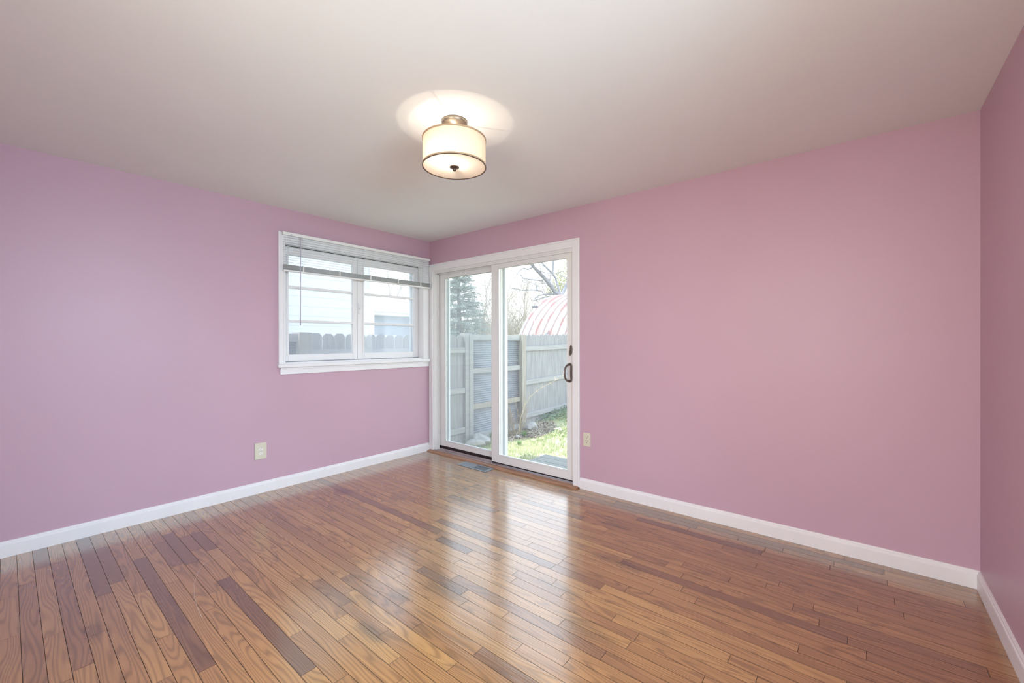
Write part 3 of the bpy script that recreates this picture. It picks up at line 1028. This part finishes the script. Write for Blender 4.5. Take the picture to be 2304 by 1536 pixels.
rk(1077, 998, (.16, .14, .13), 'taller pale boulder at the foot of the corrugated panel, beside the flat stone', 4)
rk(1192, 966, (.15, .12, .10), 'grey stone half hidden by dead stems at the corner of the fence', 6)
rk(1165, 985, (.06, .05, .04), 'small pale stone in the leaf litter below the bare shrub', 8)

# lawn blades, ivy, litter
def scatter(name, n, area, fn, m, label, cat, seed, kind='stuff'):
    rn = random.Random(seed)
    mb = MB()
    k = 0
    tries = 0
    while k < n and tries < n*8:
        tries += 1
        x = rn.uniform(area[0], area[1])
        y = rn.uniform(area[2], area[3])
        if fn(mb, x, y, rn):
            k += 1
    me = bpy.data.meshes.new(name)
    me.from_pydata(mb.v, [], mb.f)
    me.materials.append(m)
    o = bpy.data.objects.new(name, me)
    COL.objects.link(o)
    return tag(o, label, cat, kind=kind)
def blade(mb, x, y, rn, h=.05, w_=.004, lean=.03):
    z_ = gz(x, y)-.004
    a = rn.uniform(0, 2*PI)
    dx, dy = math.cos(a)*w_, math.sin(a)*w_
    b = rn.uniform(0, 2*PI)
    lx, ly = math.cos(b)*lean*rn.random(), math.sin(b)*lean*rn.random()
    n = len(mb.v)
    hh = h*rn.uniform(.5, 1.2)
    mb.v += [(x-dx, y-dy, z_), (x+dx, y+dy, z_), (x+lx, y+ly, z_+hh)]
    mb.f.append((n, n+1, n+2))
def bed(x, y):
    """planting bed at the fence corner with leaf litter, no lawn"""
    return ((x+.75)/.42)**2 + ((y-2.75)/.85)**2 < 1
def f_grass(mb, x, y, rn):
    if bed(x, y) or (.9 < x and y < 1.04):
        return False
    for _ in range(3):
        blade(mb, x+rn.uniform(-.02, .02), y+rn.uniform(-.02, .02), rn)
    return True
scatter('lawn_grass', 17000, (-.95, 2.2, .35, 6.2), f_grass, M_grass, 'short sunlit lawn grass in the yard outside the sliding door', 'grass', 5)
def f_leaf(size, up):
    def g_(mb, x, y, rn):
        z_ = gz(x, y) + rn.uniform(.0, up)
        c_ = Vector((x, y, z_))
        nrm = Vector((rn.gauss(0, .5), rn.gauss(0, .5), 1)).normalized()
        a = nrm.orthogonal().normalized()
        a.rotate(Matrix.Rotation(rn.uniform(0, 6.28), 3, nrm))
        b = nrm.cross(a)
        s_ = size*rn.uniform(.6, 1.3)
        n = len(mb.v)
        for p in (a*s_, b*s_*.55+a*s_*.2, -a*s_*.8, -b*s_*.55+a*s_*.2):
            mb.v.append(tuple(c_+p))
        mb.f.append((n, n+1, n+2, n+3))
        return True
    return g_
li = f_leaf(.026, .03)
scatter('leaf_litter', 1600, (-.98, -.2, 1.9, 3.8), lambda mb, x, y, rn: li(mb, x, y, rn) if bed(x, y) else False, M_litter, 'brown dead leaves under the bare shrub at the fence corner', 'leaves', 6)
iv = f_leaf(.026, .13)
scatter('ground_ivy', 3600, (-1.15, .25, 3.0, 6.2), lambda mb, x, y, rn: iv(mb, x, y, rn) if (x < -.45+.25*math.sin(y*3) or rn.random() < .08) and not bed(x, y) else False, M_ivy, 'low green ivy growing along the foot of the board fence', 'ground cover', 9)
def tuft(px, py, n, h, label, seed):
    g_ = on_ground(px, py)
    mb = MB()
    rn = random.Random(seed)
    for _ in range(n):
        a = rn.uniform(0, 2*PI)
        r0 = rn.uniform(0, .04)
        base = Vector((g_.x+r0*math.cos(a), g_.y+r0*math.sin(a), g_.z-.01))
        d = Vector((math.cos(a), math.sin(a), 0))
        sd_ = Vector((-d.y, d.x, 0))*.006
        hh = h*rn.uniform(.6, 1.1)
        sp = rn.uniform(.3, .9)*h
        k0 = len(mb.v)
        for t in (0, .35, .7, 1):
            p = base + d*sp*t*t + Vector((0, 0, hh*(t-.35*t*t)*1.3))
            w_ = 1-t*.9
            mb.v += [tuple(p-sd_*w_), tuple(p+sd_*w_)]
        for i in range(3):
            mb.f.append((k0+2*i, k0+2*i+1, k0+2*i+3, k0+2*i+2))
    o = mb.build('grass_tuft', M_lily, origin=tuple(g_))
    return tag(o, label, 'plant', 'bright green leaf tufts')
tuft(1104, 985, 60, .17, 'bright green leafy clump beside the tall pale boulder in the left door pane', 2)
tuft(1180, 982, 50, .13, 'bright green clump in the leaf litter under the bare shrub', 3)
tuft(1168, 1001, 50, .10, 'low green clump at the lawn edge in the right door pane', 4)
g_ = on_ground(1258, 973)
lf = MB()
for k_ in range(3):
    n = len(lf.v)
    a = k_*2.1
    c_ = Vector((g_.x+.03*math.cos(a), g_.y+.05*math.sin(a), g_.z+.055+.01*k_))
    for p in ((.06, 0, .01), (.02, .035, 0), (-.05, .01, .015), (-.01, -.03, 0)):
        q = Vector(p)
        q.rotate(Matrix.Rotation(a, 3, 'Z'))
        lf.v.append(tuple(c_+q))
    lf.f.append((n, n+1, n+2, n+3))
o = lf.build('fallen_leaf', mat('curled_dry_leaf', (.62, .54, .48), .8), origin=tuple(g_))
md = o.modifiers.new('solid', 'SOLIDIFY')
md.thickness = .002
tag(o, 'pale curled dead leaf lying on the green ground cover', 'leaf')

# branching plants
def grow(mb, p, d, ln, r, depth, rn, spread=.55, kids=(2, 3), n=5, shrink=.72, gravity=0, segs=3):
    pts = [p.copy()]
    dd = d.normalized()
    for i in range(segs):
        dd = (dd + Vector((rn.gauss(0, .10), rn.gauss(0, .10), rn.gauss(0, .08)+gravity))).normalized()
        pts.append(pts[-1] + dd*ln/segs)
    rad = [r*(1-.38*i/segs) for i in range(segs+1)]
    mb.tube(pts, rad, n, caps=False)
    if depth <= 0:
        return
    for _ in range(rn.randint(*kids)):
        t = rn.uniform(.35, 1)
        i = min(segs-1, int(t*segs))
        q = pts[i].lerp(pts[i+1], t*segs-i)
        side = dd.orthogonal()
        side.rotate(Matrix.Rotation(rn.uniform(0, 2*PI), 3, dd))
        nd = (dd + side.normalized()*rn.uniform(.5, 1.3)*spread*1.3).normalized()
        grow(mb, q, nd, ln*shrink*rn.uniform(.8, 1.15), r*.55*(1-.2*t), depth-1, rn, spread, kids, max(3, n-1), shrink, gravity, segs)
    grow(mb, pts[-1], dd, ln*shrink, r*.6, depth-1, rn, spread, kids, max(3, n-1), shrink, gravity, segs)
# bare shrub at the fence corner
g_ = on_ground(1160, 978)
g_.x = max(g_.x, FXX+.2)
sh = MB()
rn = random.Random(12)
for i in range(18):
    a = rn.uniform(0, 2*PI)
    grow(sh, Vector((g_.x+.05*math.cos(a), g_.y+.1*math.sin(a), g_.z-.02)), Vector((.35*math.cos(a), .45*math.sin(a), 1)), rn.uniform(.25, .42), .0055, 2, rn, .5, (1, 2), 5, .7)
o = sh.build('bare_shrub', M_twig, origin=tuple(g_))
tag(o, 'leafless shrub of thin tan stems at the post between metal panel and board fence', 'shrub')
# long arching twig reaching right across the fence
dp = 6.6
tw = MB()
path = [(1166, 966, 6.9), (1172, 938, 6.85), (1181, 911, 6.8), (1193, 893, 6.7), (1206, 881, 6.6), (1220, 871, 6.5), (1237, 862, 6.4), (1250, 855, 6.3), (1266, 846, 6.2), (1275, 842, 6.15)]
pw = [at(*q) for q in path]
pw[0].z = gz(pw[0].x, pw[0].y)
tw.tube(pw, [.002, .0022, .0025, .003, .003, .003, .003, .0028, .0025, .0015], 6)
rn = random.Random(5)
for i in range(1, len(pw)-1):
    for _ in range(3):
        d_ = Vector((rn.gauss(0, 1), rn.gauss(0, 1), rn.gauss(.4, 1))).normalized()
        tw.tube([pw[i], pw[i]+d_*.05, pw[i]+d_*.06+Vector((0, 0, .015))], [.0018, .0014, .0009], 4)
o = tw.build('long_twig', mat('yellow_tan_twig', (.62, .50, .34), .8, var=.2, scale=12), origin=tuple(pw[0]))
tag(o, 'long yellowish arching twig slanting up across the board fence toward the door handle', 'twig')

# large bare tree behind the arched hut, spreading left
def path_tube(mb, pts, r0, r1, n=7):
    P = [at(*p) for p in pts]
    r0, r1 = r0*.85, r1*.95
    mb.tube(P, [r0+(r1-r0)*i/(len(P)-1) for i in range(len(P))], n, caps=False)
    return P
D = 21
bt = MB()
root_p = at(1262, 668, D)
trunk = [Vector((root_p.x+.5, root_p.y+.5, -.3)), Vector((root_p.x+.3, root_p.y+.3, 1.6)), root_p]
bt.tube(trunk, [.30, .26, .20], 9, caps=False)
rn = random.Random(31)
limbs = [
    ([(1262, 668, D), (1248, 655, D), (1236, 638, D-.2), (1222, 622, D-.4), (1207, 607, D-.6), (1196, 595, D-.8), (1185, 580, D-1), (1172, 560, D-1)], .14, .05),
    ([(1200, 600, D-.7), (1188, 606, D-.9), (1178, 603, D-1.1), (1170, 608, D-1.2), (1163, 618, D-1.3)], .045, .02),
    ([(1222, 632, D-.4), (1205, 630, D-.6), (1190, 628, D-.9), (1178, 626, D-1.1), (1171, 618, D-1.2)], .035, .018),
    ([(1256, 664, D), (1240, 661, D-.3), (1223, 662, D-.6), (1212, 665, D-.8), (1200, 674, D-1)], .06, .02),
    ([(1223, 662, D-.6), (1220, 655, D-.6), (1200, 652, D-.8), (1175, 653, D-1), (1158, 649, D-1.2), (1148, 648, D-1.3)], .04, .015),
    ([(1256, 669, D), (1232, 667, D-.4), (1215, 672, D-.6), (1198, 677, D-.9)], .045, .02),
    ([(1208, 653, D-.7), (1208, 645, D-.7), (1203, 639, D-.7)], .03, .015),
    ([(1262, 668, D), (1250, 625, D+.3), (1240, 612, D+.3), (1228, 600, D+.3), (1216, 588, D+.3), (1205, 572, D+.3)], .07, .03),
    ([(1243, 620, D+.2), (1244, 600, D+.2), (1245, 580, D+.2), (1245, 555, D+.2)], .06, .04),
    ([(1240, 615, D), (1225, 613, D), (1212, 609, D)], .03, .015),
    ([(1262, 668, D), (1275, 640, D+.4), (1290, 610, D+.5), (1300, 570, D+.6)], .12, .06),
    ([(1238, 618, D+.2), (1237, 632, D+.2), (1238, 645, D+.2)], .025, .02),
]
for pts, r0, r1 in limbs:
    P = path_tube(bt, pts, r0, r1)
    for i in range(1, len(P)):
        for _ in range(3):
            d_ = (P[i]-P[i-1]).normalized() + Vector((rn.gauss(0, .8), rn.gauss(0, .8), rn.gauss(.15, .7)))
            grow(bt, P[i-1].lerp(P[i], rn.random()), d_, rn.uniform(.35, .8), r1*.35, 2, rn, .6, (1, 2), 4, .75)
o = bt.build('bare_tree', M_bark, origin=tuple(trunk[0]))
tag(o, 'large bare grey tree with thick slanting limb above the arched hut roof', 'tree', 'bare trees beyond the fence')

# pale flowering clump of leaves right of it
def leafcloud(mb, centre, rad, n, rn, size):
    for _ in range(n):
        p = Vector((rn.gauss(0, 1), rn.gauss(0, 1), rn.gauss(0, 1)))
        p = p.normalized()*rn.random()**.5
        q = Vector(centre) + Vector((p.x*rad[0], p.y*rad[1], p.z*rad[2]))
        a = Vector((rn.gauss(0, 1), rn.gauss(0, 1), rn.gauss(0, 1))).normalized()
        b = a.orthogonal().normalized()
        s_ = size*rn.uniform(.6, 1.4)
        k0 = len(mb.v)
        for v_ in (a*s_, b*s_*.6, -a*s_, -b*s_*.6):
            mb.v.append(tuple(q+v_))
        mb.f.append((k0, k0+1, k0+2, k0+3))
rn = random.Random(44)
base = at(1275, 760, 24)
tb = Vector((base.x, base.y, -.3))
te = empty('budding_tree', tuple(tb), 'pale yellow-green budding tree at the right edge of the door glass, above the arched hut', 'tree')
tk = MB()
grow(tk, tb, Vector((0, 0, 1)), 2.6, .14, 4, rn, .5, (2, 3), 6, .75)
tk.build('trunk', M_bark_hazed, te)
lc = MB()
for (px, py, rr) in ((1262, 622, .5), (1272, 600, .6), (1255, 640, .45), (1268, 650, .6), (1240, 655, .35), (1280, 635, .6), (1290, 600, .7)):
    leafcloud(lc, at(px, py, 24), (rr, rr, rr*.8), 170, rn, .045)
lc.build('foliage', M_leaf, te)

# evergreen
def evergreen(px, depth, h, rad, label, seed, group='evergreen trees beyond the fence', m=M_needle, n=5200):
    b = at(px, 770, depth)
    root = empty('evergreen_tree', (b.x, b.y, -.3), label, 'tree', group)
    MB().tube([(b.x, b.y, -.3), (b.x, b.y, h)], [.16, .02], 8).build('trunk', M_bark, root)
    rn = random.Random(seed)
    mb = MB()
    whorls = int(h/.085)
    for k in range(whorls):
        z_ = .1 + (h-.1)*k/whorls
        rr = rad*(1-(z_/h))**.8 + .12
        for j in range(8):
            a = rn.uniform(0, 2*PI)
            L_ = rr*rn.uniform(.65, 1.12)
            d = Vector((math.cos(a), math.sin(a), 0))
            z_ += rn.uniform(-.05, .05)
            tip = Vector((b.x, b.y, z_)) + d*L_ + Vector((0, 0, rn.uniform(-.2, .25)*L_))
            st_ = Vector((b.x, b.y, z_))
            mb.tube([st_, tip], [.012, .004], 3, caps=False)
            for q in range(int(20+16*L_)):
                t = rn.uniform(.15, 1)
                p = st_.lerp(tip, t)
                dr = (d*rn.uniform(.3, 1) + Vector((rn.gauss(0, .6), rn.gauss(0, .6), rn.gauss(-.15, .35)))).normalized()
                s_ = rn.uniform(.08, .20)
                w_ = dr.orthogonal().normalized()*.011
                k0 = len(mb.v)
                mb.v += [tuple(p-w_), tuple(p+w_), tuple(p+dr*s_+w_*.3), tuple(p+dr*s_-w_*.3)]
                mb.f.append((k0, k0+1, k0+2, k0+3))
                w_ = dr.cross(w_).normalized()*.011
                k0 = len(mb.v)
                mb.v += [tuple(p-w_), tuple(p+w_), tuple(p+dr*s_+w_*.3), tuple(p+dr*s_-w_*.3)]
                mb.f.append((k0, k0+1, k0+2, k0+3))
    mb.build('foliage', m, root)
    return root
evergreen(1033, 17, 5.0, 1.55, 'tall grey-green evergreen filling the upper left door pane', 3)
evergreen(1082, 24, 2.6, .9, 'small dark evergreen low beside the tall one in the left door pane', 8)

# hazy bare trees far behind
k_ = 0
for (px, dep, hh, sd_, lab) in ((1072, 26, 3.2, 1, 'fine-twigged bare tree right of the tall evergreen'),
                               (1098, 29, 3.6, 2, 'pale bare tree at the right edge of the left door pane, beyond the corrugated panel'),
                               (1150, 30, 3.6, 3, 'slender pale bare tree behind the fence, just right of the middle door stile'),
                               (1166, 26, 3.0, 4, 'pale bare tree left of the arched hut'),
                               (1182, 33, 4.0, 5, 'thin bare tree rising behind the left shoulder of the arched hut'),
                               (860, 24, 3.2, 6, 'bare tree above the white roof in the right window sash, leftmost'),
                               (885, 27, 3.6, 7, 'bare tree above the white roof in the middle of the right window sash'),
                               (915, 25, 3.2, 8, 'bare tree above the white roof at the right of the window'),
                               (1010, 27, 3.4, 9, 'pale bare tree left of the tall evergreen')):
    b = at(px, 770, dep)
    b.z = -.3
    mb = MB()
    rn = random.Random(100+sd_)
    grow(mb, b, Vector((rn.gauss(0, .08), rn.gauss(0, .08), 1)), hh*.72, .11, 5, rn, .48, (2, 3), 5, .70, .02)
    tag(mb.build('bare_tree', M_bark_hazed, origin=tuple(b)), lab, 'tree', 'bare trees beyond the fence')
# thicket at the horizon
rn = random.Random(77)
mb = MB()
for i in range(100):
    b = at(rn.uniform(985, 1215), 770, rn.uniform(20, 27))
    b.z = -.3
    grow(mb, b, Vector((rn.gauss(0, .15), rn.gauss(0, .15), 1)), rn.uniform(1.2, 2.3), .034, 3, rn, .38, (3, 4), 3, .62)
me_o = mb.build('brush_thicket', M_bark_hazed)
tag(me_o, 'pale tangle of bare brush just above the fence line behind the door', 'brush', kind='stuff')

# arched hut (half-round metal building)
def hut():
    x0, x1, yc, R_ = -6.4, 6.0, 12.75, 3.62
    root = empty('arched_hut', ((x0+x1)/2, yc, -.3), 'half-round metal hut with white panels and red rust, behind the board fence', 'hut')
    v, f, uv = [], [], []
    pitch = .33
    nx = int((x1-x0)/pitch*8)
    na = 56
    for i in range(nx+1):
        x = x0 + (x1-x0)*i/nx
        fr2 = ((x-x0)/pitch) % 1
        rr = R_ + (.055 if .06 < fr2 < .45 else 0)
        for k in range(na+1):
            a = PI*k/na
            v.append((x, yc - rr*math.cos(a), -.3 + rr*math.sin(a)))
            uv.append(((x-x0)/pitch, a*R_))
    for i in range(nx):
        for k in range(na):
            f.append((i*(na+1)+k, i*(na+1)+k+1, (i+1)*(na+1)+k+1, (i+1)*(na+1)+k))
    ox, oy, oz = root['_o']
    me = bpy.data.meshes.new('arched_shell')
    me.from_pydata([(a-ox, b-oy, c-oz) for a, b, c in v], [], f)
    ul = me.uv_layers.new(name='uv')
    for p in me.polygons:
        for li_ in p.loop_indices:
            ul.data[li_].uv = uv[me.loops[li_].vertex_index]
    me.materials.append(M_rust)
    o = bpy.data.objects.new('arched_shell', me)
    COL.objects.link(o)
    o.parent = root
    for xx in (x0+.05, x1-.05):
        e_ = MB().prism([(-(R_-.02)*math.cos(PI*k/30), (R_-.02)*math.sin(PI*k/30)) for k in range(31)], lambda a, b, t: (xx+t, yc+a, -.3+b), 0, .05)
        e_.build('end_wall', M_fascia, root)
hut()
# lamp head on a stub pole at the hut's shoulder
p = at(1203, 692, 15.5)
lp = empty('yard_light', (p.x, p.y, -.3), 'small grey outdoor light box at the left shoulder of the arched hut', 'outdoor light')
MB().tube([(p.x, p.y, -.3), (p.x, p.y, p.z)], .011, 8).build('pole', M_fascia, lp)
MB().box(p.x-.08, p.x+.1, p.y-.07, p.y+.07, p.z-.01, p.z+.07).build('lamp_head', mat('dark_grey_housing', (.10, .11, .13), .5), lp, bevel=.01)

# neighbouring buildings seen through the left window
def siding(mb, axis, const, a0, a1, z0, z1):
    """lap siding boards on a wall lying at X = const"""
    z = z0
    while z < z1:
        zz = min(z+.19, z1)
        n = len(mb.v)
        mb.v += [(const, a0, z), (const, a1, z), (const-.005, a1, zz), (const-.005, a0, zz)]
        mb.f.append((n, n+1, n+2, n+3))
        z += .19
hA = empty('neighbour_house', (-7, -4, -.3), 'tall pale blue-white house wall filling the left window sash', 'house')
mA = MB().box(-11, -4.52, -12, 2.03, -.4, 5.2)
siding(mA, 0, -4.5, -12, 2.03, -.3, 5.2)
mA.build('wall', M_house_a, hA)
box(-4.52, -4.47, 1.97, 2.08, -.4, 5.2).build('corner_board', M_fascia, hA, bevel=.004)
box(-11.4, -4.2, -12.2, 2.3, 5.2, 5.35).build('roof', M_fascia, hA)
hB = empty('neighbour_garage', (-11, 6, -.3), 'low blue-grey building with a wide white roof in the right window sash', 'building')
mB = MB().box(-15.6, -9.8, 2.9, 7.9, -.4, 2.25)
siding(mB, 0, -9.78, 2.9, 7.9, -.3, 2.25)
mB.build('wall', M_house_b, hB)
box(-9.79, -9.74, 5.2, 6.6, -.35, 1.55).build('garage_door', mat('pale_garage_door', (.60, .67, .74), .6), hB, bevel=.01)
mR = MB().prism([(2.55, 2.25), (8.2, 2.25), (8.2, 2.37), (2.55, 2.37)], lambda a, b, t: (t, a, b), -16, -9.35)
mR.v += [(-9.3, 2.5, 2.37), (-9.3, 8.2, 2.37), (-12.6, 8.2, 3.4), (-12.6, 2.5, 3.4), (-16, 2.5, 2.37), (-16, 8.2, 2.37)]
n = 8
mR.f += [(n, n+1, n+2, n+3), (n+3, n+2, n+5, n+4), (n, n+3, n+4), (n+1, n+5, n+2)]
mR.build('roof', M_house_b2, hB)

# utility wires
for i, (ya_, yb_, xa_, xb_, lab) in enumerate(((618, 632, 985, 1300, 'uppermost'), (630, 636, 985, 1300, 'second from the top'), (641, 640, 985, 1300, 'third from the top'), (655, 662, 985, 1300, 'lowest'))):
    A = at(xa_-500, ya_-12, 34)
    B = at(xb_+500, yb_+4, 34)
    pts = []
    for k in range(25):
        t = k/24
        q = A.lerp(B, t)
        q.z -= 1.2*4*t*(1-t)*.4
        pts.append(q)
    mb = MB().tube(pts, .014, 5)
    tag(mb.build('utility_wire', M_wire, origin=tuple(A)), 'overhead utility wire across the white sky behind the door, ' + lab + ' of four', 'wire', 'overhead wires')

# parenting clean-up: drop helper properties
for o in bpy.data.objects:
    if '_o' in o:
        del o['_o']
